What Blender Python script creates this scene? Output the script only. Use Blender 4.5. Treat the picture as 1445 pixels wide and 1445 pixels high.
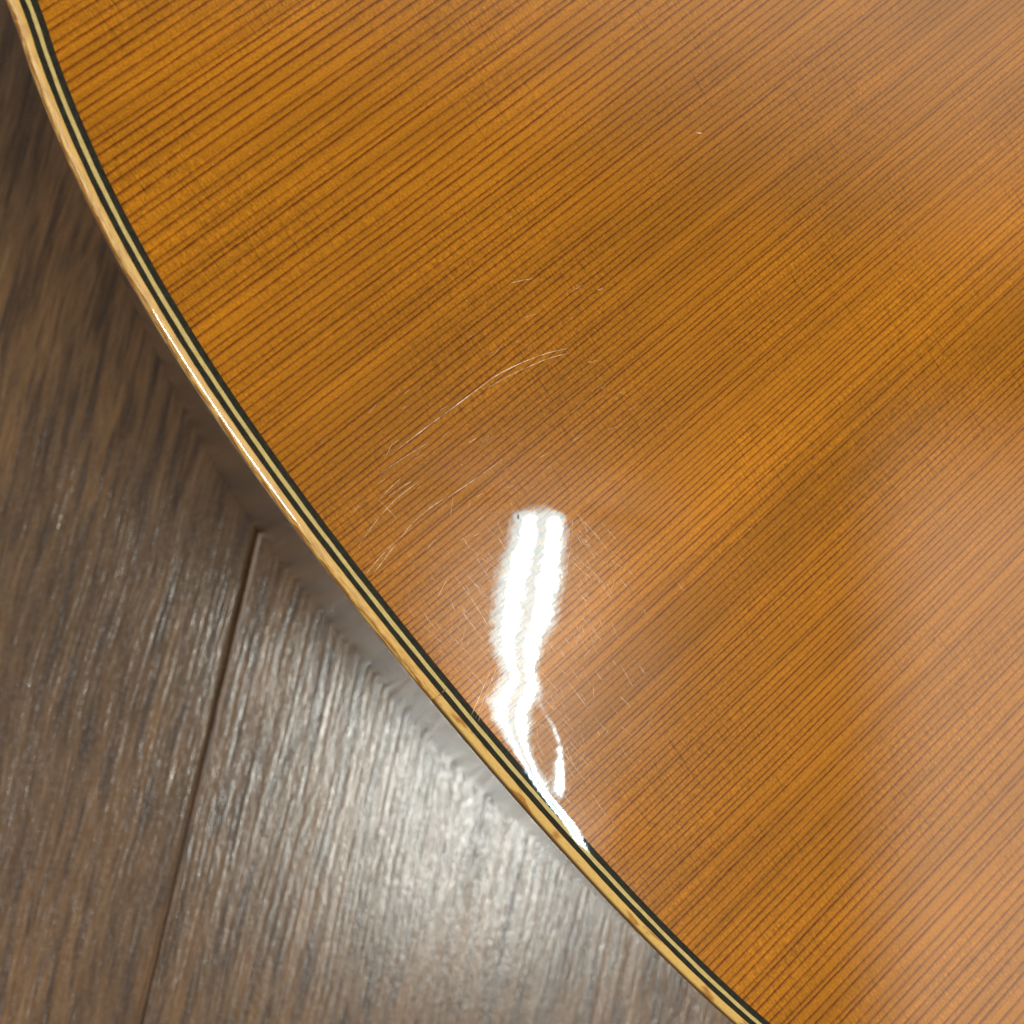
import bpy, math
import numpy as np
from mathutils import Matrix, Vector

# ------------------------------------------------------------------ scene, camera, light
for o in list(bpy.data.objects):
    bpy.data.objects.remove(o, do_unlink=True)
scene = bpy.context.scene
COL = scene.collection
MM = 0.001
TOP = 0.096                                    # soundboard height above the floor (m)

cam_d = bpy.data.cameras.new('camera')
cam = bpy.data.objects.new('camera', cam_d); COL.objects.link(cam)
right = Vector((0.77859, -0.56984, 0.26282)); up = Vector((0.58838, 0.80852, 0.00998)); back = Vector((-0.21819, 0.14687, 0.96479))
cam.matrix_world = Matrix(((right.x, up.x, back.x, -8.23626 * MM), (right.y, up.y, back.y, 31.88629 * MM),
                           (right.z, up.z, back.z, TOP + 0.120), (0, 0, 0, 1)))
cam_d.sensor_fit = 'HORIZONTAL'; cam_d.sensor_width = 26.0 * 1445 / 1450; cam_d.lens = 26.0
cam_d.clip_start = 0.005; cam_d.clip_end = 50
cam_d.dof.use_dof = True; cam_d.dof.focus_distance = 0.1285; cam_d.dof.aperture_fstop = 17.5
scene.camera = cam

world = bpy.data.worlds.new('World'); scene.world = world; world.use_nodes = True
world.node_tree.nodes['Background'].inputs[0].default_value = (1.0, 0.93, 0.86, 1)
world.node_tree.nodes['Background'].inputs[1].default_value = 0.15

def area(name, loc, sx, sy, radiance, color, rot):
    l = bpy.data.lights.new(name, 'AREA'); l.shape = 'RECTANGLE'; l.size = sx; l.size_y = sy
    l.energy = radiance * sx * sy * math.pi; l.color = color
    o = bpy.data.objects.new(name, l); COL.objects.link(o); o.location = loc; o.rotation_euler = rot
    return o

# twin-tube ceiling batten whose mirror image lies in the lacquer (1.26 m long, 0.15 m wide)
LA = Vector((0.615, -0.382, TOP + 2.300)); LB = Vector((-0.165, -1.150, TOP + 2.300))
mid = (LA + LB) / 2; ang = math.atan2(LB.y - LA.y, LB.x - LA.x); ln = (LB - LA).length
side_v = Vector((-math.sin(ang), math.cos(ang), 0))
area('batten_diffuser_light', mid + Vector((0, 0, .02)), ln, 0.148, 19.0, (0.50, 0.90, 1.0), (0, 0, ang))
for s in (-1, 1):
    area('batten_tube_light', mid + side_v * 0.035 * s, ln * 0.95, 0.019, 260.0, (1.0, 0.91, 0.79), (0, 0, ang))
# second batten of the same ceiling, further to the left: it draws the bright line along the binding
area('batten_far_light', (-1.95, 0.40, TOP + 2.300), 0.24, 0.95, 60.0, (1.0, 0.98, 0.95), (0, math.radians(-38), 0))
# large diffusing ceiling panels beyond the neck end and to the right, plus an added fill at left, fading out at their rims
def panel(loc, sx, sy, rotz, radiance, color, ex, ey):
    o = area('panel_or_added_fill_light', loc, sx, sy, radiance, color, (0, 0, rotz)); l = o.data; l.use_nodes = True; t = l.node_tree
    em = t.nodes['Emission']; ge = t.nodes.new('ShaderNodeNewGeometry'); sp = t.nodes.new('ShaderNodeSeparateXYZ'); t.links.new(ge.outputs['Parametric'], sp.inputs[0])
    out = []
    for k, e in ((0, ex), (1, ey)):
        a = t.nodes.new('ShaderNodeMath'); a.operation = 'SUBTRACT'; t.links.new(sp.outputs[k], a.inputs[0]); a.inputs[1].default_value = .5
        b = t.nodes.new('ShaderNodeMath'); b.operation = 'ABSOLUTE'; t.links.new(a.outputs[0], b.inputs[0])
        m = t.nodes.new('ShaderNodeMapRange'); m.interpolation_type = 'SMOOTHSTEP'; t.links.new(b.outputs[0], m.inputs[0])
        m.inputs[1].default_value = .5 - e; m.inputs[2].default_value = .5; m.inputs[3].default_value = 1; m.inputs[4].default_value = 0; out.append(m.outputs[0])
    q = t.nodes.new('ShaderNodeMath'); q.operation = 'MULTIPLY'; t.links.new(out[0], q.inputs[0]); t.links.new(out[1], q.inputs[1]); t.links.new(q.outputs[0], em.inputs['Strength'])
panel((1.50, -1.93, TOP + 2.300), 1.7, 2.3, math.radians(-36.5), 3.0, (1.0, 0.81, 0.66), .22, .25)
panel((1.95, 0.85, TOP + 2.300), 2.1, 3.9, math.radians(39.5), 2.3, (1.0, 0.82, 0.66), .40, .25)
panel((-2.40, 2.30, TOP + 2.300), 2.4, 2.4, 0.0, 4.0, (1.0, 0.92, 0.84), .3, .3)  # unseen fill light, added to brighten the floor on the left

vs = scene.view_settings
vs.view_transform = 'Standard'; vs.look = 'None'; vs.gamma = 1.0; vs.use_curve_mapping = False; vs.exposure = -0.27

# ------------------------------------------------------------------ helpers
class NT:
    """small wrapper that writes node graphs"""
    def __init__(s, name):
        s.m = bpy.data.materials.new(name); s.m.use_nodes = True; s.t = s.m.node_tree; s.n = s.t.nodes; s.l = s.t.links
        s.b = s.n['Principled BSDF']
    def put(s, sock, v):
        if isinstance(v, bpy.types.NodeSocket): s.l.new(v, sock)
        elif isinstance(v, (tuple, list)): sock.default_value = tuple(v) + ((1,) if len(v) == 3 and len(sock.default_value) == 4 else ())
        else: sock.default_value = v
    def math(s, op, a, b=None, c=None, clamp=False):
        n = s.n.new('ShaderNodeMath'); n.operation = op; n.use_clamp = clamp
        s.put(n.inputs[0], a)
        if b is not None: s.put(n.inputs[1], b)
        if c is not None: s.put(n.inputs[2], c)
        return n.outputs[0]
    def vec(s, x, y, z=0.0):
        n = s.n.new('ShaderNodeCombineXYZ'); s.put(n.inputs[0], x); s.put(n.inputs[1], y); s.put(n.inputs[2], z); return n.outputs[0]
    def noise(s, v, scale=1.0, detail=2.0, rough=0.5, dist=0.0):
        n = s.n.new('ShaderNodeTexNoise'); s.put(n.inputs['Vector'], v); n.inputs['Scale'].default_value = scale
        n.inputs['Detail'].default_value = detail; n.inputs['Roughness'].default_value = rough; n.inputs['Distortion'].default_value = dist
        return n.outputs['Fac']
    def mrange(s, v, a, b, c=0.0, d=1.0, smooth=True):
        n = s.n.new('ShaderNodeMapRange'); n.interpolation_type = 'SMOOTHSTEP' if smooth else 'LINEAR'
        s.put(n.inputs[0], v); n.inputs[1].default_value = a; n.inputs[2].default_value = b
        n.inputs[3].default_value = c; n.inputs[4].default_value = d; return n.outputs[0]
    def mix(s, f, a, b, mode='MIX'):
        n = s.n.new('ShaderNodeMix'); n.data_type = 'RGBA'; n.blend_type = mode
        s.put(n.inputs[0], f); s.put(n.inputs[6], a); s.put(n.inputs[7], b); return n.outputs[2]
    def scalecol(s, col, f):
        n = s.n.new('ShaderNodeVectorMath'); n.operation = 'SCALE'; s.put(n.inputs[0], col); s.put(n.inputs[3], f); return n.outputs[0]
    def coords(s, which='Object', k=1000.0):
        n = s.n.new('ShaderNodeTexCoord'); x = s.n.new('ShaderNodeSeparateXYZ'); s.l.new(n.outputs[which], x.inputs[0])
        if k == 1.0: return x.outputs[0], x.outputs[1], x.outputs[2]
        return tuple(s.math('MULTIPLY', o, k) for o in x.outputs)
    def bump(s, h, dist, strength=1.0, normal=None):
        n = s.n.new('ShaderNodeBump'); n.inputs['Strength'].default_value = strength; n.inputs['Distance'].default_value = dist
        s.put(n.inputs['Height'], h)
        if normal is not None: s.put(n.inputs['Normal'], normal)
        return n.outputs[0]
    def set(s, **k):
        for a, v in k.items(): s.put(s.b.inputs[a.replace('_', ' ')], v)
        return s.m

def mesh_obj(name, verts, faces, mat, parent=None, loc=(0, 0, 0), uv=None, smooth=True, sharp=None):
    me = bpy.data.meshes.new(name); me.from_pydata([tuple(v) for v in verts], [], [tuple(f) for f in faces]); me.update()
    if uv is not None:
        lay = me.uv_layers.new(name='UVMap'); idx = np.empty(len(me.loops), np.int32); me.loops.foreach_get('vertex_index', idx)
        lay.data.foreach_set('uv', np.asarray(uv, np.float32)[idx].ravel())
    if smooth: me.polygons.foreach_set('use_smooth', np.ones(len(me.polygons), bool))
    if sharp is not None: me.set_sharp_from_angle(angle=math.radians(sharp))
    if mat: me.materials.append(mat)
    o = bpy.data.objects.new(name, me); COL.objects.link(o); o.location = loc
    if parent: o.parent = parent
    return o

# ------------------------------------------------------------------ materials
def mat_soundboard():
    N = NT('cedar_soundboard'); x, y, z = N.coords()
    # slow wander of the annual rings plus a fine tremor
    w1 = N.noise(N.vec(N.math('MULTIPLY', x, .004), N.math('MULTIPLY', y, .030)), 1, 2, .5)
    w2 = N.noise(N.vec(N.math('MULTIPLY', x, .16), N.math('MULTIPLY', y, .55)), 1, 2, .55)
    w3 = N.noise(N.vec(N.math('MULTIPLY', x, 1.4), N.math('MULTIPLY', y, 2.2)), 1, 2, .6)
    yr = N.math('MULTIPLY_ADD', x, -.056, y)                 # the board is glued in with the grain a few degrees off the axis
    yy = N.math('ADD', yr, N.math('MULTIPLY', N.math('SUBTRACT', w1, .5), 3.2))
    yy = N.math('ADD', yy, N.math('MULTIPLY', N.math('SUBTRACT', w2, .5), .22))
    yy = N.math('ADD', yy, N.math('MULTIPLY', N.math('SUBTRACT', w3, .5), .13))
    W = N.math('DIVIDE', N.math('ARCTANGENT', N.math('MULTIPLY', N.math('SUBTRACT', N.math('MINIMUM', yy, 50.0), 4.0), .012734)), .009423)
    W = N.math('ADD', W, N.math('DIVIDE', N.math('MAXIMUM', N.math('SUBTRACT', yy, 50.0), 0.0), 1.05))
    def rings(Wv, rnd, fast, slow):
        v = N.n.new('ShaderNodeTexVoronoi'); v.voronoi_dimensions = '1D'; v.feature = 'F1'
        N.put(v.inputs['W'], Wv); v.inputs['Scale'].default_value = 1.0; v.inputs['Randomness'].default_value = rnd
        e = N.math('SUBTRACT', Wv, v.outputs['W'])
        a = N.mrange(e, 0.0, fast, 1, 0); b = N.mrange(e, -slow, 0.0, 0, 1)
        b = N.math('POWER', b, 1.6)
        sep = N.n.new('ShaderNodeSeparateColor'); N.l.new(v.outputs['Color'], sep.inputs[0])
        return N.math('MULTIPLY', a, b), sep.outputs[0], sep.outputs[1]
    l1, r1, g1 = rings(W, .50, .13, .44)
    l2, r2, g2 = rings(N.math('MULTIPLY', W, 1.9), .9, .13, .28)
    brk = N.noise(N.vec(N.math('MULTIPLY', x, .5), N.math('MULTIPLY', y, 1.3)), 1, 2, .65)
    k1 = N.math('MULTIPLY', l1, N.math('MULTIPLY_ADD', r1, .38, .70))
    k1 = N.math('MULTIPLY', k1, N.mrange(brk, .25, .7, .70, 1.15))
    k2 = N.math('MULTIPLY', l2, N.mrange(r2, .65, 1.0, 0, .34))
    line = N.math('MAXIMUM', k1, k2, clamp=True)
    early = (0.410, 0.150, 0.0046); late = (0.150, 0.0340, 0.0007)
    col = N.mix(line, early, late)
    # per-ring tone, long streaks, broad mottling
    streak = N.noise(N.vec(N.math('MULTIPLY', x, .012), N.math('MULTIPLY', y, .9)), 1, 2, .6)
    mott = N.noise(N.vec(N.math('MULTIPLY', x, .035), N.math('MULTIPLY', y, .075)), 1, 2.5, .55)
    val = N.math('MULTIPLY', N.mrange(g1, 0, 1, .93, 1.07, False), N.mrange(streak, .3, .7, .93, 1.07))
    val = N.math('MULTIPLY', val, N.mrange(mott, .28, .72, .90, 1.10))
    # natural golden centre band of the board, with a darker band on each side
    def band(y0, w, a):
        t = N.math('DIVIDE', N.math('SUBTRACT', yy, y0), w)
        return N.math('MULTIPLY', N.math('EXPONENT', N.math('MULTIPLY', N.math('MULTIPLY', t, t), -1.0)), a)
    bands = N.math('ADD', band(-1.5, 6.0, .20), N.math('ADD', band(27.0, 14.0, -.13), band(-13.0, 5.0, -.15)))
    val = N.math('MULTIPLY', val, N.math('ADD', 1.0, bands))
    # silking: short ticks square to the grain, in patches, broken at each ring
    rowj = N.math('MULTIPLY', r1, 37.0)
    silk = N.noise(N.vec(N.math('ADD', N.math('MULTIPLY', x, 4.2), rowj), N.math('MULTIPLY', y, .5)), 1, 2, .6)
    sm = N.noise(N.vec(N.math('MULTIPLY', x, .045), N.math('MULTIPLY', y, .05), 7.0), 1, 2, .5)
    sm = N.mrange(sm, .34, .62, .18, 1.0)
    silk = N.math('MULTIPLY', N.mrange(silk, .28, .72, -.32, .32, False), sm)
    ray = N.noise(N.vec(N.math('MULTIPLY', x, 2.3), N.math('MULTIPLY', y, .10), 3.0), 1, 1, .5)
    ray = N.math('MULTIPLY', N.mrange(ray, .64, .74, 0, -.26), sm)
    grainy = N.noise(N.vec(N.math('MULTIPLY', x, 2.2), N.math('MULTIPLY', yr, 7.0)), 1, 1.5, .7)
    val = N.math('MULTIPLY', val, N.math('ADD', 1.0, N.math('ADD', silk, ray)))
    val = N.math('MULTIPLY', val, N.mrange(grainy, .25, .75, .72, 1.28, False))
    fleck = N.mrange(N.noise(N.vec(N.math('MULTIPLY', x, 2.0), N.math('MULTIPLY', y, 4.5), 11.0), 1, 1, .5), .72, .80, 0, .30)
    val = N.math('ADD', val, fleck)
    col = N.scalecol(col, val)
    # lacquer relief: rings telegraph through, with a faint orange peel
    peel = N.noise(N.vec(N.math('MULTIPLY', x, .55), N.math('MULTIPLY', y, .55)), 1, 2, .5)
    tele = N.noise(N.vec(N.math('MULTIPLY', x, .25), N.math('MULTIPLY', y, 2.4), 5.0), 1, 2, .6)
    hgt = N.math('ADD', N.math('MULTIPLY', tele, .75), N.math('MULTIPLY', peel, 2.2))
    nb = N.bump(hgt, 0.0000011)
    N.set(Base_Color=col, Roughness=.24, Specular_IOR_Level=.15, Coat_Weight=1.0, Coat_Roughness=.006, Coat_IOR=1.5, Coat_Normal=nb)
    return N.m

def mat_binding(name, kind):
    N = NT(name); u, v, _ = N.coords('UV', 1.0)
    if kind == 0:     # long ragged brown flecks
        f1 = N.noise(N.vec(N.math('MULTIPLY', u, .30), N.math('MULTIPLY', v, 3.2)), 1, 3, .62)
        f2 = N.noise(N.vec(N.math('MULTIPLY', u, .55), N.math('MULTIPLY', v, 7.0)), 1, 3, .65)
        fac = N.math('ADD', N.math('MULTIPLY', N.mrange(f1, .43, .55, 0, 1.0), N.mrange(v, 2.2, 2.9, .15, .9)), N.mrange(f2, .42, .66, 0, .42), clamp=True)
        c1 = (.74, .46, .115); c2 = (.30, .112, .012)
    else:             # calmer wood with amber blotches
        f1 = N.noise(N.vec(N.math('MULTIPLY', u, .16), N.math('MULTIPLY', v, .55)), 1, 3, .55, .4)
        f2 = N.noise(N.vec(N.math('MULTIPLY', u, 1.6), N.math('MULTIPLY', v, 3.5)), 1, 3, .6)
        fac = N.math('ADD', N.mrange(f1, .52, .62, 0, .85), N.mrange(f2, .45, .75, 0, .32), clamp=True)
        c1 = (.70, .45, .125); c2 = (.38, .150, .014)
    col = N.mix(fac, c1, c2)
    # rim shade, with some lacquer amber, painted into the strip's outer face
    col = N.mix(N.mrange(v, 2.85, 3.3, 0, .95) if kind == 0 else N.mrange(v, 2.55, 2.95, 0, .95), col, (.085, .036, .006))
    wob = N.noise(N.vec(N.math('MULTIPLY', u, .8), N.math('MULTIPLY', v, .8)), 1, 2, .5)
    N.set(Base_Color=col, Roughness=.4, Coat_Weight=1.0, Coat_Roughness=.03, Coat_IOR=1.5, Coat_Normal=N.bump(wob, 0.000008))
    return N.m

def mat_purfling(name, a, b):
    N = NT(name); u, v, _ = N.coords('UV', 1.0)
    f = N.noise(N.vec(N.math('MULTIPLY', u, 1.1), N.math('MULTIPLY', v, 3.0)), 1, 4, .7)
    col = N.mix(N.mrange(f, .35, .75), a, b)
    wob = N.noise(N.vec(N.math('MULTIPLY', u, 1.5), N.math('MULTIPLY', v, 1.5)), 1, 2, .5)
    N.set(Base_Color=col, Roughness=.5, Specular_IOR_Level=.05, Coat_Weight=1.0, Coat_Roughness=.04, Coat_IOR=1.5, Coat_Normal=N.bump(wob, 0.000004))
    return N.m

def mat_side():
    N = NT('dark_rosewood_side'); u, v, _ = N.coords('UV', 1.0)
    f = N.noise(N.vec(N.math('MULTIPLY', u, .03), N.math('MULTIPLY', v, .5)), 1, 4, .6)
    col = N.mix(f, (.022, .011, .006), (.075, .036, .018))
    fib = N.noise(N.vec(N.math('MULTIPLY', u, .22), N.math('MULTIPLY', v, 1.2)), 1, 3, .6)
    N.set(Base_Color=col, Roughness=.3, Coat_Weight=1.0, Coat_Roughness=.05, Coat_Normal=N.bump(fib, 0.000030))
    return N.m

def mat_plank(name, seed, warm):
    N = NT(name); x, y, z = N.coords()
    x = N.math('ADD', x, seed * 531.0); y = N.math('ADD', y, seed * 77.0)
    wv = N.noise(N.vec(N.math('MULTIPLY', x, .012), N.math('MULTIPLY', y, .03)), 1, 2, .5)
    yy = N.math('ADD', y, N.math('MULTIPLY', N.math('SUBTRACT', wv, .5), 7.0))
    broad = N.noise(N.vec(N.math('MULTIPLY', x, .012), N.math('MULTIPLY', yy, .055)), 1, 3, .55)
    strk = N.noise(N.vec(N.math('MULTIPLY', x, .035), N.math('MULTIPLY', yy, .42)), 1, 3, .62)
    fine = N.noise(N.vec(N.math('MULTIPLY', x, .12), N.math('MULTIPLY', yy, 1.5)), 1, 3, .65)
    c = N.mix(N.mrange(broad, .34, .66), (.112, .062, .028), warm)
    c = N.mix(N.mrange(strk, .45, .66, 0, .95), c, (.058, .032, .017))
    c = N.mix(N.mrange(strk, .24, .40, .55, 0), c, (.27, .165, .085))
    c = N.scalecol(c, N.mrange(fine, .3, .7, .72, 1.28))
    # embossed pores and brushed ridges
    r1 = N.noise(N.vec(N.math('MULTIPLY', x, .030), N.math('MULTIPLY', yy, .95)), 1, 2, .55)
    r2 = N.noise(N.vec(N.math('MULTIPLY', x, .30), N.math('MULTIPLY', yy, 1.2)), 1, 2, .6)
    dots = N.noise(N.vec(N.math('MULTIPLY', x, .8), N.math('MULTIPLY', y, .9)), 1, 2, .6)
    h = N.math('ADD', N.math('MULTIPLY', r1, .75), N.math('ADD', N.math('MULTIPLY', r2, .40), N.math('MULTIPLY', dots, .14)))
    N.set(Base_Color=c, Roughness=N.mrange(dots, .3, .7, .21, .28), Specular_IOR_Level=1.0, Normal=N.bump(h, 0.00016))
    return N.m

def mat_scratch(name, col, alpha):
    N = NT(name); x, y, z = N.coords()
    f = N.noise(N.vec(N.math('MULTIPLY', x, 1.1), N.math('MULTIPLY', y, 1.1)), 1, 3, .7)
    N.set(Base_Color=N.mix(N.mrange(f, .3, .7), col, (.92, .70, .48)), Roughness=.4, Alpha=N.mrange(f, .36, .62, alpha * .45, alpha))
    return N.m

def mat_plain(name, col, rough=.5, alpha=1.0, coat=0.0):
    N = NT(name); x, y, z = N.coords()
    f = N.noise(N.vec(N.math('MULTIPLY', x, .8), N.math('MULTIPLY', y, .8)), 1, 3, .6)
    N.set(Base_Color=N.scalecol(N.mix(0.0, col, col), N.mrange(f, .3, .7, .85, 1.15)), Roughness=rough, Alpha=alpha, Coat_Weight=coat)
    return N.m

# ------------------------------------------------------------------ floor
PL_ANG = math.radians(41.0)                     # run of the boards
seam = np.array([-4.934, 27.767])               # a point on the visible joint (mm)
floor_base = mesh_obj('floor', [(-.9, -.9, -.012), (.9, -.9, -.012), (.9, .9, -.012), (-.9, .9, -.012),
                                (-.9, -.9, -.0075), (.9, -.9, -.0075), (.9, .9, -.0075), (-.9, .9, -.0075)],
                      [(0, 3, 2, 1), (4, 5, 6, 7), (0, 1, 5, 4), (1, 2, 6, 5), (2, 3, 7, 6), (3, 0, 4, 7)],
                      mat_plain('subfloor', (.03, .022, .016), .8), smooth=False)
floor_base['kind'] = 'structure'; floor_base['label'] = 'brown wood-effect plank floor under the guitar'
PM = [mat_plank('wood_effect_plank_grey', 1.0, (.185, .098, .040)), mat_plank('wood_effect_plank_warm', 2.3, (.215, .108, .034)),
      mat_plank('wood_effect_plank_brown', 3.9, (.165, .086, .034))]
PW, PLEN = 190.0, 1210.0
def plank_mesh(name, length, width, bev, dep, thick):
    g = .12
    x0, x1, y0, y1 = g, length - g, g, width - g
    rings = [(0, -thick), (0, -dep), (bev * .35, -dep * .45), (bev, 0)]
    v = []; f = []
    for ins, zz in rings:
        v += [(x0 + ins, y0 + ins, zz), (x1 - ins, y0 + ins, zz), (x1 - ins, y1 - ins, zz), (x0 + ins, y1 - ins, zz)]
    for k in range(3):
        for i in range(4):
            a, b = k * 4 + i, k * 4 + (i + 1) % 4; f.append((a, b, b + 4, a + 4))
    f.append((12, 13, 14, 15)); f.append((3, 2, 1, 0))
    me = bpy.data.meshes.new(name); me.from_pydata([tuple(c * MM for c in q) for q in v], [], f); me.update(); return me
pm = plank_mesh('plank', PLEN, PW, 0.9, 0.75, 7.4)
pdir = Vector((math.cos(PL_ANG), math.sin(PL_ANG), 0)); pnor = Vector((-math.sin(PL_ANG), math.cos(PL_ANG), 0))
orig = Vector((seam[0] * MM, seam[1] * MM, 0))
for row in range(-4, 4):
    for k in (-1, 0):
        me = pm.copy(); me.materials.clear(); me.materials.append(PM[(row * 2 + k + 8) % 3])
        o = bpy.data.objects.new('plank', me); COL.objects.link(o); o.parent = floor_base
        shift = (row * 437 % 900) - 250 + k * PLEN
        o.location = orig + pnor * (row * PW * MM) + pdir * (shift * MM); o.rotation_euler = (0, 0, PL_ANG)

# ------------------------------------------------------------------ guitar outline (mm, x along the grain from the tail)
tail = [(8.66, 89.48), (6.79, 83.55), (4.97, 77.48), (3.69, 71.07), (2.29, 64.59), (1.52, 57.69), (0.61, 50.71), (0.45, 43.16), (0.08, 35.55),
        (0.16, 27.54), (0.26, 19.28), (0.62, 10.64), (0.78, 2.14), (1.23, -6.94), (1.94, -16.45), (3.87, -36.45), (6.02, -48.7), (7.66, -59.91)]
ty = np.array([p[1] for p in tail]); tx = np.array([p[0] for p in tail])
poly = np.polyfit(ty, tx, 4)
ys = np.linspace(88, -60, 38)
ctrl = [(np.polyval(poly, q), q) for q in ys]
ctrl += [(13.5, -88), (27, -117), (52, -145), (88, -164), (130, -171), (180, -161), (225, -137), (268, -115), (310, -108), (350, -116), (392, -128), (430, -126),
         (462, -104), (480, -66), (486, -20), (486, 40), (480, 88), (462, 128), (430, 151), (392, 154), (350, 141), (310, 132), (268, 138), (225, 160), (180, 184),
         (130, 195), (88, 190), (52, 172), (28, 145), (16, 117)]
ctrl = np.array(ctrl)
def closed_spline(P, step):
    n = len(P); out = []
    d = np.linalg.norm(np.roll(P, -1, 0) - P, axis=1) ** .5
    for i in range(n):
        p0, p1, p2, p3 = P[i - 1], P[i], P[(i + 1) % n], P[(i + 2) % n]
        t0 = 0; t1 = t0 + d[i - 1]; t2 = t1 + d[i]; t3 = t2 + d[(i + 1) % n]
        m = max(2, int(np.linalg.norm(p2 - p1) / step))
        for t in np.linspace(t1, t2, m, endpoint=False):
            A1 = (t1 - t) / (t1 - t0) * p0 + (t - t0) / (t1 - t0) * p1; A2 = (t2 - t) / (t2 - t1) * p1 + (t - t1) / (t2 - t1) * p2
            A3 = (t3 - t) / (t3 - t2) * p2 + (t - t2) / (t3 - t2) * p3
            B1 = (t2 - t) / (t2 - t0) * A1 + (t - t0) / (t2 - t0) * A2; B2 = (t3 - t) / (t3 - t1) * A2 + (t - t1) / (t3 - t1) * A3
            out.append((t2 - t) / (t2 - t1) * B1 + (t - t1) / (t2 - t1) * B2)
    return np.array(out)
OUT = closed_spline(ctrl, .45)
tan = np.roll(OUT, -3, 0) - np.roll(OUT, 3, 0); tan /= np.linalg.norm(tan, axis=1)[:, None]
NOR = np.stack([tan[:, 1], -tan[:, 0]], 1)              # outward?  fixed below
cen = np.array([150.0, 14.0])
if ((OUT - cen) * NOR).sum() < 0: NOR = -NOR
for _ in range(6): NOR = (np.roll(NOR, 1, 0) + NOR * 2 + np.roll(NOR, -1, 0)) / 4
NOR /= np.linalg.norm(NOR, axis=1)[:, None]
ARC = np.concatenate([[0], np.cumsum(np.linalg.norm(np.diff(OUT, axis=0), axis=1))])

# edge roll of the lacquered top: slope (deg) against distance outward from the soundboard edge
PN = np.array([-4.0, -2.0, -0.6, 0.0, 0.5, 0.9, 1.25, 1.9, 2.05, 2.5]); PS = np.array([0, 0.05, 0.5, 1.1, 2.0, 3.1, 4.9, 12.0, 18.0, 20.5])
pn = np.arange(-4, 2.5001, .02); pz = -np.concatenate([[0], np.cumsum(np.tan(np.radians(np.interp(pn[:-1] + .01, PN, PS))) * .02)])
prof = lambda n: np.interp(n, pn, pz)

# lacquer waviness near the tail (sink-back over the lining): drawn-out and pinched reflections
P1 = np.array([22.68, 11.351]); Q = np.array([-.7123, -.7019]); PP = np.array([.7019, -.7123]); LW = 3.80
Lq = np.array([(-3.0, -12), (-2.4, -1.5), (-3.0, -.2), (-3.7, 1.15), (-3.93, 4.56), (-4.56, 7.86), (-4.63, 11.84), (-4.34, 14.72), (-3.86, 17.67), (-3.37, 18.46), (-2.77, 19.42), (-1.98, 20.43), (-2.7, 22.07),
               (-3.86, 23.66), (-3.59, 25.33), (-2.45, 26.91), (-0.4, 29.09), (1.38, 31.73), (3.72, 34.43), (6.29, 36.78), (7.5, 38), (8, 46)])
Rq = np.array([(2.6, -12), (1.9, -1.8), (2.4, -.6), (2.95, .4), (3.47, 3.4), (3.8, 6.6), (3.98, 10.62), (3.73, 13.63), (2.56, 16.57), (2.49, 17.28), (2.27, 18.78), (2.01, 19.94), (2.97, 21.39),
               (3.29, 22.82), (2.41, 24.66), (2.41, 26.38), (2.35, 28.8), (3.88, 31.49), (5.24, 34.29), (7.65, 36.66), (9, 38), (10, 46)])
Sq = np.array([(2.5, 22.5, 0), (3.75, 24.5, .2), (5.2, 26.08, .45), (6.49, 28.37, .55), (7.04, 31.18, .80), (7.41, 33.6, .74), (7.6, 34.9, 0)])
jit = np.random.RandomState(3); jl = jit.normal(0, 1, 400); jr = jit.normal(0, 1, 400)
jl = np.convolve(jl, [.25, .5, .25], 'same'); jr = np.convolve(jr, [.25, .5, .25], 'same')
gp = np.arange(-22, 24.01, .15); gq = np.arange(-12, 46.01, .15)
Hs = np.zeros((len(gq), len(gp)))
for i, qv in enumerate(gq):
    L = np.interp(qv, Lq[:, 1], Lq[:, 0]); R = np.interp(qv, Rq[:, 1], Rq[:, 0]); ja = .30 * np.clip((qv - 3) / 5, 0, 1) * np.clip((35 - qv) / 4, 0, 1); L += ja * jl[i]; R += .8 * ja * jr[i]; c0 = (L + R) / 2; hw = (R - L) / 2
    t = (gp - c0) / hw
    u = np.where(np.abs(t) <= 1, t * LW, np.sign(t) * LW + (gp - c0 - np.sign(t) * hw))
    du = u - gp
    if Sq[0, 1] < qv < Sq[-1, 1]:
        sc = np.interp(qv, Sq[:, 1], Sq[:, 0]); sw = np.interp(qv, Sq[:, 1], Sq[:, 2])
        if sw > .05:
            yg = P1[1] + PP[1] * gp + Q[1] * qv; tooth = np.clip(np.sin(yg * 6.6 + .8 * np.sin(yg * 1.7)), 0, 1) * np.clip((qv - 26) / 3, 0, 1)
            e = (gp - sc) / sw; e = np.where(e < 0, e / (1 + 1.3 * tooth), e)
            depth = max(0.0, (sc + np.interp(sc, gp, du)) - LW * .35)
            du = du - depth * np.exp(-(e / 1.05) ** 4)
    far = np.maximum(0, np.abs(gp - c0) - hw - 1.0); win = np.exp(-(far / 6.5) ** 2)
    vq = np.clip((qv + 6) / 5, 0, 1) * np.clip((44 - qv) / 6, 0, 1)
    hp = -du * win * vq / (2 * 127.0)
    H = np.concatenate([[0], np.cumsum((hp[1:] + hp[:-1]) / 2 * .15)])
    H -= np.interp(c0, gp, H)
    Hs[i] = H
for _ in range(3):                                     # soften
    Hs[1:-1] = (Hs[:-2] + 2 * Hs[1:-1] + Hs[2:]) / 4
    Hs[:, 1:-1] = (Hs[:, :-2] + 2 * Hs[:, 1:-1] + Hs[:, 2:]) / 4
wp = np.clip((22 - np.abs(gp)) / 9, 0, 1); wp = wp * wp * (3 - 2 * wp); Hs *= wp[None, :]
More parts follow.
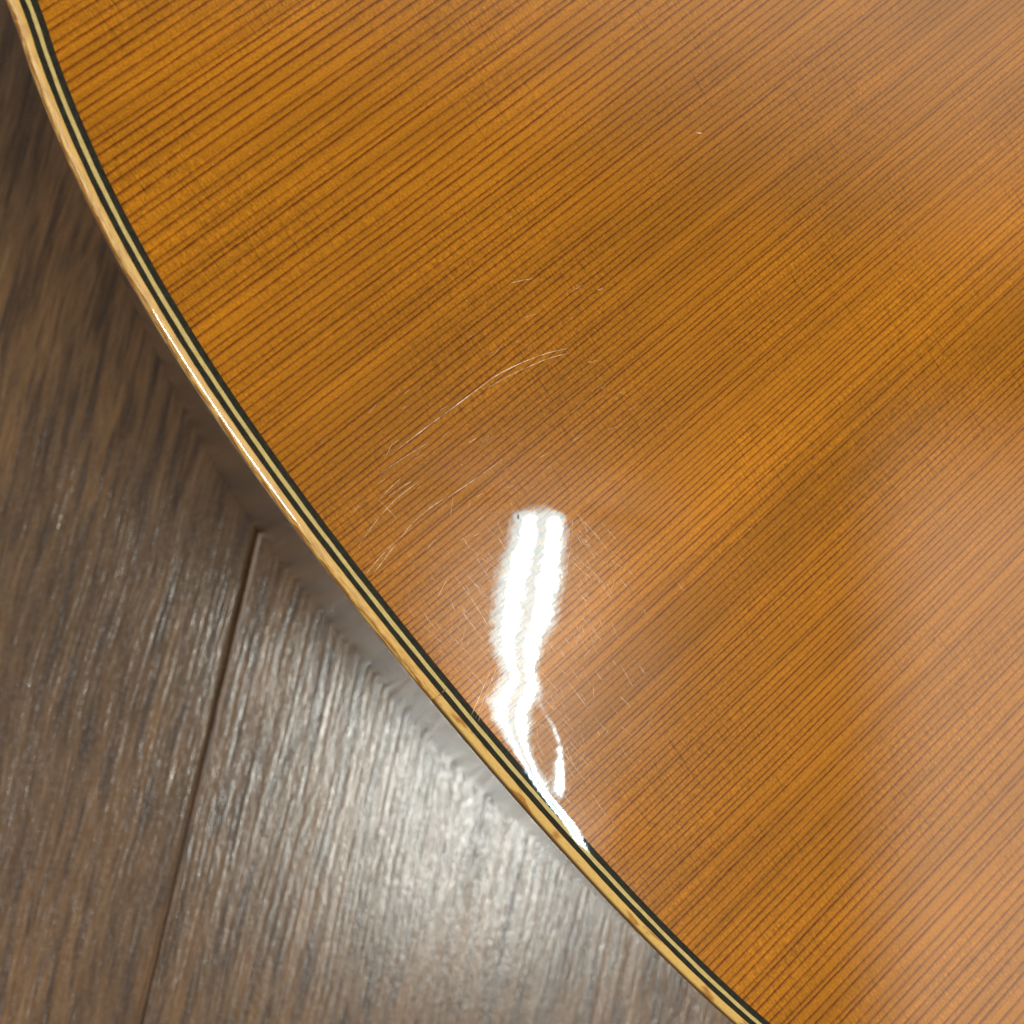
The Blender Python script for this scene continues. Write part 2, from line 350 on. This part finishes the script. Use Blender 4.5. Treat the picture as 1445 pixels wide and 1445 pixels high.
wq = np.clip((gq + 12) / 8, 0, 1) * np.clip((46 - gq) / 6, 0, 1); Hs *= (wq * wq * (3 - 2 * wq))[:, None]
def wave(X, Y):
    dx = X - P1[0]; dy = Y - P1[1]; p = (dx * PP[0] + dy * PP[1] - gp[0]) / .15; q = (dx * Q[0] + dy * Q[1] - gq[0]) / .15
    ok = (p >= 0) & (q >= 0) & (p < len(gp) - 1.001) & (q < len(gq) - 1.001)
    p = np.where(ok, p, 0); q = np.where(ok, q, 0); a = p.astype(int); b = q.astype(int); fp = p - a; fq = q - b
    v = (Hs[b, a] * (1 - fp) + Hs[b, a + 1] * fp) * (1 - fq) + (Hs[b + 1, a] * (1 - fp) + Hs[b + 1, a + 1] * fp) * fq
    return np.where(ok, v, 0)

# ------------------------------------------------------------------ guitar
guitar = bpy.data.objects.new('guitar', None); COL.objects.link(guitar); guitar.location = (0, 0, 0)
guitar['label'] = 'glossy amber acoustic guitar with striped edge binding lying face up on plank floor'; guitar['category'] = 'guitar'
ORG = (0, 0, TOP)

# soundboard: polar sheet about a point inside the lower bout, dense towards the tail
ang_o = np.unwrap(np.arctan2(OUT[:, 1] - cen[1], OUT[:, 0] - cen[0]))
n_out = len(OUT)
sel = np.zeros(n_out, bool)
vis = (OUT[:, 0] < 60) & (OUT[:, 1] > -112) & (OUT[:, 1] < 128)
sel[vis] = True; sel[::14] = True
idx = np.nonzero(sel)[0]
dist = np.concatenate([[0], np.cumsum(np.concatenate([np.full(150, .24), np.linspace(.24, 1.2, 60), np.full(80, 1.2)]))])
dist = dist[dist < 128]
rows = []
for d in dist:
    vec = OUT[idx] - cen; ln_ = np.linalg.norm(vec, axis=1)
    k = np.clip(1 - d / np.minimum(ln_, 1e9) * (1.0), 0.02, 1)
    # constant inset near the edge for the tail side, proportional elsewhere
    k = np.where(ln_ > 0, 1 - d / ln_, 1); k = np.maximum(k, .02)
    rows.append(cen + vec * k[:, None])
V2 = np.array(rows)                                     # rows x cols x 2
def edge_dist(P):
    out = np.full(len(P), -50.0)
    for s in range(0, len(P), 4000):
        q = P[s:s + 4000]
        d2 = ((q[:, None, :] - OV[None]) ** 2).sum(2); out[s:s + 4000] = -np.sqrt(d2.min(1))
    return out
OV = OUT[vis][::2]
flat = V2.reshape(-1, 2)
nn = np.full(len(flat), -50.0)
rowsnear = int((dist < 5.2).sum()) * len(idx)
nn[:rowsnear] = edge_dist(flat[:rowsnear])
nn[:len(idx)] = 0.0
zz = np.where(nn > -4, prof(np.maximum(nn, -4)), 0.0) + wave(flat[:, 0], flat[:, 1])
nr, nc = V2.shape[:2]
verts = np.column_stack([flat * MM, zz * MM])
faces = []
ii = np.arange(nc); jj = (ii + 1) % nc
for r in range(nr - 1):
    faces.append(np.column_stack([r * nc + ii, r * nc + jj, (r + 1) * nc + jj, (r + 1) * nc + ii]))
faces = np.concatenate(faces)
a, b, c_ = verts[faces[0, 0]], verts[faces[0, 1]], verts[faces[0, 2]]
if np.cross(b - a, c_ - b)[2] < 0: faces = faces[:, ::-1]
cap = list(range((nr - 1) * nc, nr * nc))
me = bpy.data.meshes.new('soundboard')
cv = np.vstack([verts, [[cen[0] * MM, cen[1] * MM, 0]]])
tri = np.column_stack([(nr - 1) * nc + ii, (nr - 1) * nc + jj, np.full(nc, len(verts))])
if np.cross(cv[tri[0, 1]] - cv[tri[0, 0]], cv[tri[0, 2]] - cv[tri[0, 1]])[2] < 0: tri = tri[:, ::-1]
me.from_pydata(cv.tolist(), [], faces.tolist() + tri.tolist()); me.update()
me.polygons.foreach_set('use_smooth', np.ones(len(me.polygons), bool))
me.materials.append(mat_soundboard())
board = bpy.data.objects.new('soundboard', me); COL.objects.link(board); board.parent = guitar; board.location = ORG
board['label'] = 'amber fine-grained wooden top under clear gloss lacquer with hairline scratches'

# strips round the edge, each in two halves meeting at the tail joint
def near(pt): return int(((OUT - np.array(pt)) ** 2).sum(1).argmin())
J0 = near((.75, 1.6)); J1 = near((486, 12))
def half(i0, i1, gap0):
    n = (i1 - i0) % n_out; ids = (i0 + np.arange(n + 1)) % n_out
    return ids
halves = [half(J0, J1, 0), half(J1, J0, 0)]
def wob(s, seed, amp):
    return amp * (np.sin(s * .31 + seed) + .7 * np.sin(s * .83 + seed * 2.1) + .5 * np.sin(s * 1.9 + seed * 3.3))
def strip(name, ids, na, nb, mat, label, depth, wa=0., wb=0., seg=5, extra=None):
    P = OUT[ids]; Nn = NOR[ids]; s = ARC[ids].copy()
    keep = np.ones(len(ids), bool)
    far = (P[:, 0] > 62); keep[far] = (np.arange(len(ids))[far] % 6 == 0); keep[0] = keep[-1] = True
    P, Nn, s = P[keep], Nn[keep], s[keep]
    A = na + (wob(s, na * 7 + 1, wa) if wa else 0 * s); B = nb + (wob(s, nb * 7 + 1, wb) if wb else 0 * s)
    cols = []; uvs = []
    for k in range(seg + 1):
        n = A + (B - A) * k / seg
        xy = P + Nn * n[:, None]; w = wave(xy[:, 0], xy[:, 1])
        cols.append(np.column_stack([xy, prof(n) + w])); uvs.append(np.column_stack([s, n]))
    zB = cols[-1][:, 2].copy()
    if extra:
        for (n, dz) in extra:
            xy = P + Nn * n; cols.append(np.column_stack([xy, zB + dz])); uvs.append(np.column_stack([s, np.full(len(s), n - min(dz, 0) * .35 if n >= 3.3 else n)]))
        cols.append(cols[0] * [1, 1, 0] + [0, 0, -depth]); uvs.append(uvs[0])
        cols[-1][:, 2] = -depth
    else:
        for src in (-1, 0):
            q = cols[seg if src == -1 else 0].copy(); q[:, 2] -= depth; cols.append(q); uvs.append(uvs[seg if src == -1 else 0])
    m = len(s); n_c = len(cols); V = np.concatenate(cols); U = np.concatenate(uvs); F = []
    i = np.arange(m - 1)
    for k in range(n_c):
        k2 = (k + 1) % n_c; F.append(np.column_stack([k * m + i, k * m + i + 1, k2 * m + i + 1, k2 * m + i]))
    F = np.concatenate(F)
    e = V[F[0]]; nz = np.cross(e[1] - e[0], e[2] - e[1])[2]
    if nz < 0: F = F[:, ::-1]
    F = F.tolist(); F.append([k * m for k in range(n_c)]); F.append([k * m + m - 1 for k in range(n_c)][::-1])
    o = mesh_obj(name, V * MM, F, mat, guitar, ORG, uv=U, sharp=35)
    o['label'] = label
    return o
BLK = mat_purfling('black_purfling', (.013, .0125, .0075), (.034, .033, .021))
YEL = mat_purfling('straw_purfling', (.50, .38, .13), (.64, .51, .21))
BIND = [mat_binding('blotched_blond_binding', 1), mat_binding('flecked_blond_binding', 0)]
rr = .95; rnd = []
z25 = float(prof(2.5))
a0 = math.radians(20.0)
for k in range(1, 13):
    a_ = a0 + (math.pi / 2 - a0) * k / 12
    rnd.append((2.5 + rr * (math.sin(a_) - math.sin(a0)), -rr * (math.cos(a0) - math.cos(a_))))
n_end = rnd[-1][0]
rnd += [(n_end + .02, -2.2), (n_end + .02, -5.6)]
n0, n1, n2, n3 = 0.0, .72, 1.17, 1.80
for h, ids in enumerate(halves):
    if h == 0: ids = ids[:-1]
    wh = ('running down from the tail joint', 'running up from the tail joint')
    first = halves[1][-1] == halves[0][0]
    nm = wh[0] if OUT[ids[len(ids) // 2], 1] < 14 else wh[1]
    up_half = OUT[ids[len(ids) // 2], 1] >= 14
    strip('purfling_strip', ids, n0 + .004, n1, BLK, 'inner black purfling line ' + nm, 1.6, 0, .012)
    strip('purfling_strip', ids, n1, n2, YEL, 'straw yellow purfling line ' + nm, 1.6, .012, .018)
    strip('purfling_strip', ids, n2, n3, BLK, 'outer black purfling line ' + nm, 1.6, .018, .014)
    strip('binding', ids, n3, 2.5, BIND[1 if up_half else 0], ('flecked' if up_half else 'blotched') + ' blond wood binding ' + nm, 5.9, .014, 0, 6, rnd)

# ribs (side) and back
sid = OUT[::3]; sn = NOR[::3]; sa = ARC[::3]; m = len(sid); cols = []; uv = []
for t in np.linspace(0, 1, 7):
    lean = np.interp(sid[:, 1], [-60, 25, 70], [2.2, 2.3, -.3]) ; n = (n_end - .03 + lean * t)[:, None]; z = -5.55 - (TOP / MM - 5.55 - 1.2) * t
    cols.append(np.column_stack([sid + sn * n, np.full(m, z)])); uv.append(np.column_stack([sa, np.full(m, z)]))
V = np.concatenate(cols); U = np.concatenate(uv); i = np.arange(m); j = (i + 1) % m
F = np.concatenate([np.column_stack([k * m + i, k * m + j, (k + 1) * m + j, (k + 1) * m + i]) for k in range(6)])
e = V[F[0]]; nrm = np.cross(e[1] - e[0], e[2] - e[1])
if nrm[:2] @ sn[0] < 0: F = F[:, ::-1]
side = mesh_obj('side', V * MM, F.tolist(), mat_side(), guitar, ORG, uv=U)
side['label'] = 'dark polished wooden side of the guitar body'
bo = sid + sn * (n_end - .12 + np.interp(sid[:, 1], [-60, 25, 70], [2.2, 2.3, -.3]))[:, None]
bv = np.vstack([np.column_stack([bo, np.full(m, -TOP / MM + 1.25)]), np.column_stack([bo, np.full(m, -TOP / MM + .15)])])
mesh_obj('back', bv * MM, [list(range(m)), list(range(m, 2 * m))[::-1]] + [(k, (k + 1) % m, m + (k + 1) % m, m + k) for k in range(m)],
         mat_plain('dark_wood_back', (.05, .024, .012), .4, 1.0, 1.0), guitar, ORG, smooth=False)

# ------------------------------------------------------------------ scratches in the lacquer
def zat(P):
    P = np.asarray(P, float); n = edge_dist(P)
    return np.where(n > -4, prof(np.maximum(n, -4)), 0) + wave(P[:, 0], P[:, 1])
def dense(pl, step=.35):
    P = np.array(pl, float)
    if len(P) > 2:
        t = np.concatenate([[0], np.cumsum(np.linalg.norm(np.diff(P, axis=0), axis=1))]); n = max(4, int(t[-1] / step)); tt = np.linspace(0, t[-1], n)
        # smooth cubic through the points
        from_x = np.interp(tt, t, P[:, 0]); from_y = np.interp(tt, t, P[:, 1]); D = np.column_stack([from_x, from_y])
        for _ in range(12): D[1:-1] = (D[:-2] + 2 * D[1:-1] + D[2:]) / 4
        return D
    n = max(4, int(np.linalg.norm(P[1] - P[0]) / step)); return P[0] + (P[1] - P[0]) * np.linspace(0, 1, n)[:, None]
def ribbon(pl, w, lift=.012, zfun=zat):
    D = dense(pl); t = np.gradient(D, axis=0); t /= np.linalg.norm(t, axis=1)[:, None]; nrm = np.column_stack([-t[:, 1], t[:, 0]])
    m = len(D); u = np.linspace(0, 1, m); ww = w * np.clip(np.minimum(u, 1 - u) * 5 + .15, 0, 1) * (.75 + .25 * np.sin(u * 23 + D[0, 0]))
    A = D + nrm * ww[:, None] / 2; B = D - nrm * ww[:, None] / 2
    V = np.vstack([np.column_stack([A, zfun(A) + lift]), np.column_stack([B, zfun(B) + lift])])
    F = [(k, k + 1, m + k + 1, m + k) for k in range(m - 1)]
    e = V[list(F[0])]
    if np.cross(e[1] - e[0], e[2] - e[1])[2] < 0: F = [f[::-1] for f in F]
    return V, F
SC_B = mat_scratch('scratch_bright', (.80, .52, .28), 1.0); SC_M = mat_scratch('scratch_mid', (.66, .40, .19), .80); SC_F = mat_scratch('scratch_faint', (.70, .46, .25), .75)
scr = [
 (SC_B, .105, [(11.06, 27.71), (15.49, 27.87), (20.23, 27.97), (24.48, 28.04), (26.94, 28.13), (30.51, 27.59), (33.92, 26.76), (36.61, 25.65)]),
 (SC_B, .085, [(25.23, 27.43), (27.54, 27.31), (30.87, 26.72), (34.07, 26.04), (36.58, 24.99)]),
 (SC_M, .095, [(8.56, 26.63), (11.64, 26.59), (15.52, 26.31)]), (SC_M, .08, [(37.62, 22.82), (39.17, 22.25)]),
 (SC_M, .095, [(5.42, 19.0), (8.44, 19.79), (11.52, 19.98), (15.3, 19.54), (18.56, 19.5), (21.77, 19.42)]),
 (SC_M, .09, [(6.82, 24.24), (8.58, 24.68), (10.21, 24.78)]), (SC_M, .09, [(1.56, 21.3), (4.66, 22.4), (7.99, 23.16), (10.98, 23.26), (12.23, 23.19)]),
 (SC_M, .085, [(7.93, 23.92), (10.02, 23.95), (11.32, 23.73)]), (SC_F, .1, [(0.39, 18.15), (3.24, 18.91), (5.65, 19.1)]), (SC_F, .1, [(1.08, 17.64), (3.33, 18.33), (5.32, 18.93)]),
 (SC_M, .09, [(19.1, 23.49), (20.74, 23.38)]), (SC_M, .09, [(15.83, 17.69), (17.27, 17.59)]), (SC_B, .12, [(19.43, 14.56), (19.37, 14.18)]),
 (SC_M, .10, [(15.72, 12.5), (15.43, 8.35)]), (SC_F, .1, [(12.58, 11.33), (13.75, 8.0)]), (SC_M, .09, [(8.71, 10.74), (8.68, 7.25), (8.32, 3.57)]), (SC_M, .1, [(11.6, 9.09), (12.18, 7.36)]),
 (SC_M, .1, [(9.94, 8.75), (10.64, 6.29)]), (SC_F, .1, [(6.85, 8.65), (6.97, 3.21)]), (SC_M, .09, [(25.46, 8.57), (26.0, 4.82), (26.0, 2.24)]), (SC_M, .09, [(21.4, 4.58), (22.29, .81)]),
 (SC_M, .09, [(19.75, 2.02), (20.11, -1.38)]), (SC_F, .1, [(21.07, 1.95), (20.92, .97)]), (SC_M, .12, [(24.92, 8.81), (23.19, 6.45), (19.35, 3.02), (16.83, 1.13)]),
 (SC_B, .10, [(5.6, -.14), (0.44, -3.06)]), (SC_B, .10, [(6.65, -.21), (0.73, -3.62)]), (SC_M, .09, [(2.02, -3.25), (.72, -4.16)]), (SC_M, .09, [(10.35, -3.9), (10.68, -7.58)]),
 (SC_F, .09, [(8.66, -6.51), (8.95, -9.18)]), (SC_M, .085, [(7.16, -9.62), (6.78, -12.59), (6.91, -19.39)]), (SC_M, .08, [(6.62, -20.41), (6.41, -24.39)]), (SC_M, .09, [(5.41, -25.83), (6.56, -25.5)]),
 (SC_M, .08, [(35.11, 36.14), (36.63, 35.64), (37.99, 34.98)]), (SC_M, .1, [(34.15, 31.8), (35.89, 31.28)]), (SC_M, .09, [(40.86, 31.06), (42.79, 30.96)]), (SC_M, .09, [(43.96, 29.42), (44.89, 29.1)]),
 (SC_F, .09, [(3.41, 3.2), (3.89, -2.04)]), (SC_F, .09, [(4.22, 5.78), (4.64, 2.24)]), (SC_F, .09, [(18.43, -1.96), (18.82, -6.13)]), (SC_F, .09, [(24.48, 5.51), (24.04, 2.56)]),
 (SC_F, .09, [(12.36, -7.14), (12.45, -11.68)]), (SC_F, .09, [(12.24, 14.54), (11.97, 13.15)]),
]
for mt, w, pl in scr:
    V, F = ribbon(pl, w); o = mesh_obj('scratch', V * MM, F, mt, board)
# hairline polishing marks, far too many to count: one part
rs = np.random.RandomState(5); AV = []; AF = []; nv = 0
def add(pl, w):
    global nv
    V, F = ribbon(pl, w); AV.append(V); AF.extend([tuple(q + nv for q in f) for f in F]); nv += len(V)
for k in range(420):
    q = rs.uniform(1, 36); p = rs.normal(.5, 6.5); c0 = P1 + Q * q + PP * p
    a_ = rs.normal(-1.55, .16) if rs.rand() < .75 else rs.normal(.5, .2); l = rs.uniform(.6, 3.2)
    e0 = c0 - l / 2 * np.array([math.cos(a_), math.sin(a_)]); e1 = c0 + l / 2 * np.array([math.cos(a_), math.sin(a_)])
    if min(e0[0] - np.polyval(poly, e0[1]), e1[0] - np.polyval(poly, e1[1])) < .3: continue
    add([e0, e1], rs.uniform(.04, .075))
for k in range(70):
    c0 = np.array([rs.uniform(3, 40), rs.uniform(14, 34)]); a_ = rs.normal(.02, .22); l = rs.uniform(.4, 2.4)
    add([c0, c0 + l * np.array([math.cos(a_), math.sin(a_)])], rs.uniform(.03, .055))
o = mesh_obj('hairline_marks', np.concatenate(AV) * MM, AF, SC_F, board); o['kind'] = 'stuff'
V, F = ribbon([(19.35, 12.95), (19.0, 12.4)], .26, .016); o = mesh_obj('dent', V * MM, F, mat_plain('dent_shadow', (.06, .02, .004), .6), board); o['label'] = 'small dark dent in the lacquer by the lamp reflection'
# the butt joint of the edge strips at the tail: a thin glue line across binding and purfling
jz = lambda P: prof(np.clip((P - OUT[J0]) @ NOR[J0], -4, 2.5)); jt = np.array([-NOR[J0][1], NOR[J0][0]])
V, F = ribbon([OUT[J0] + NOR[J0] * .75, OUT[J0] + NOR[J0] * 2.48 + jt * .12], .15, .010, jz)
o = mesh_obj('binding_joint', V * MM, F, mat_plain('glue_line', (.15, .095, .04), .45), guitar, ORG); o['label'] = 'thin glue line where the binding strips meet at the tail'
# specks of dust in and on the finish
AV = []; AF = []; nv = 0
for k in range(90):
    c0 = np.array([rs.uniform(3, 115), rs.uniform(-70, 85)]); a_ = rs.uniform(0, 3.14); l = rs.uniform(.08, .22)
    add([c0, c0 + l * np.array([math.cos(a_), math.sin(a_)])], rs.uniform(.07, .12))
add([(67.2, 38.4), (67.9, 37.9)], .2)
o = mesh_obj('dust_specks', np.concatenate(AV) * MM, AF, SC_M, board); o['kind'] = 'stuff'
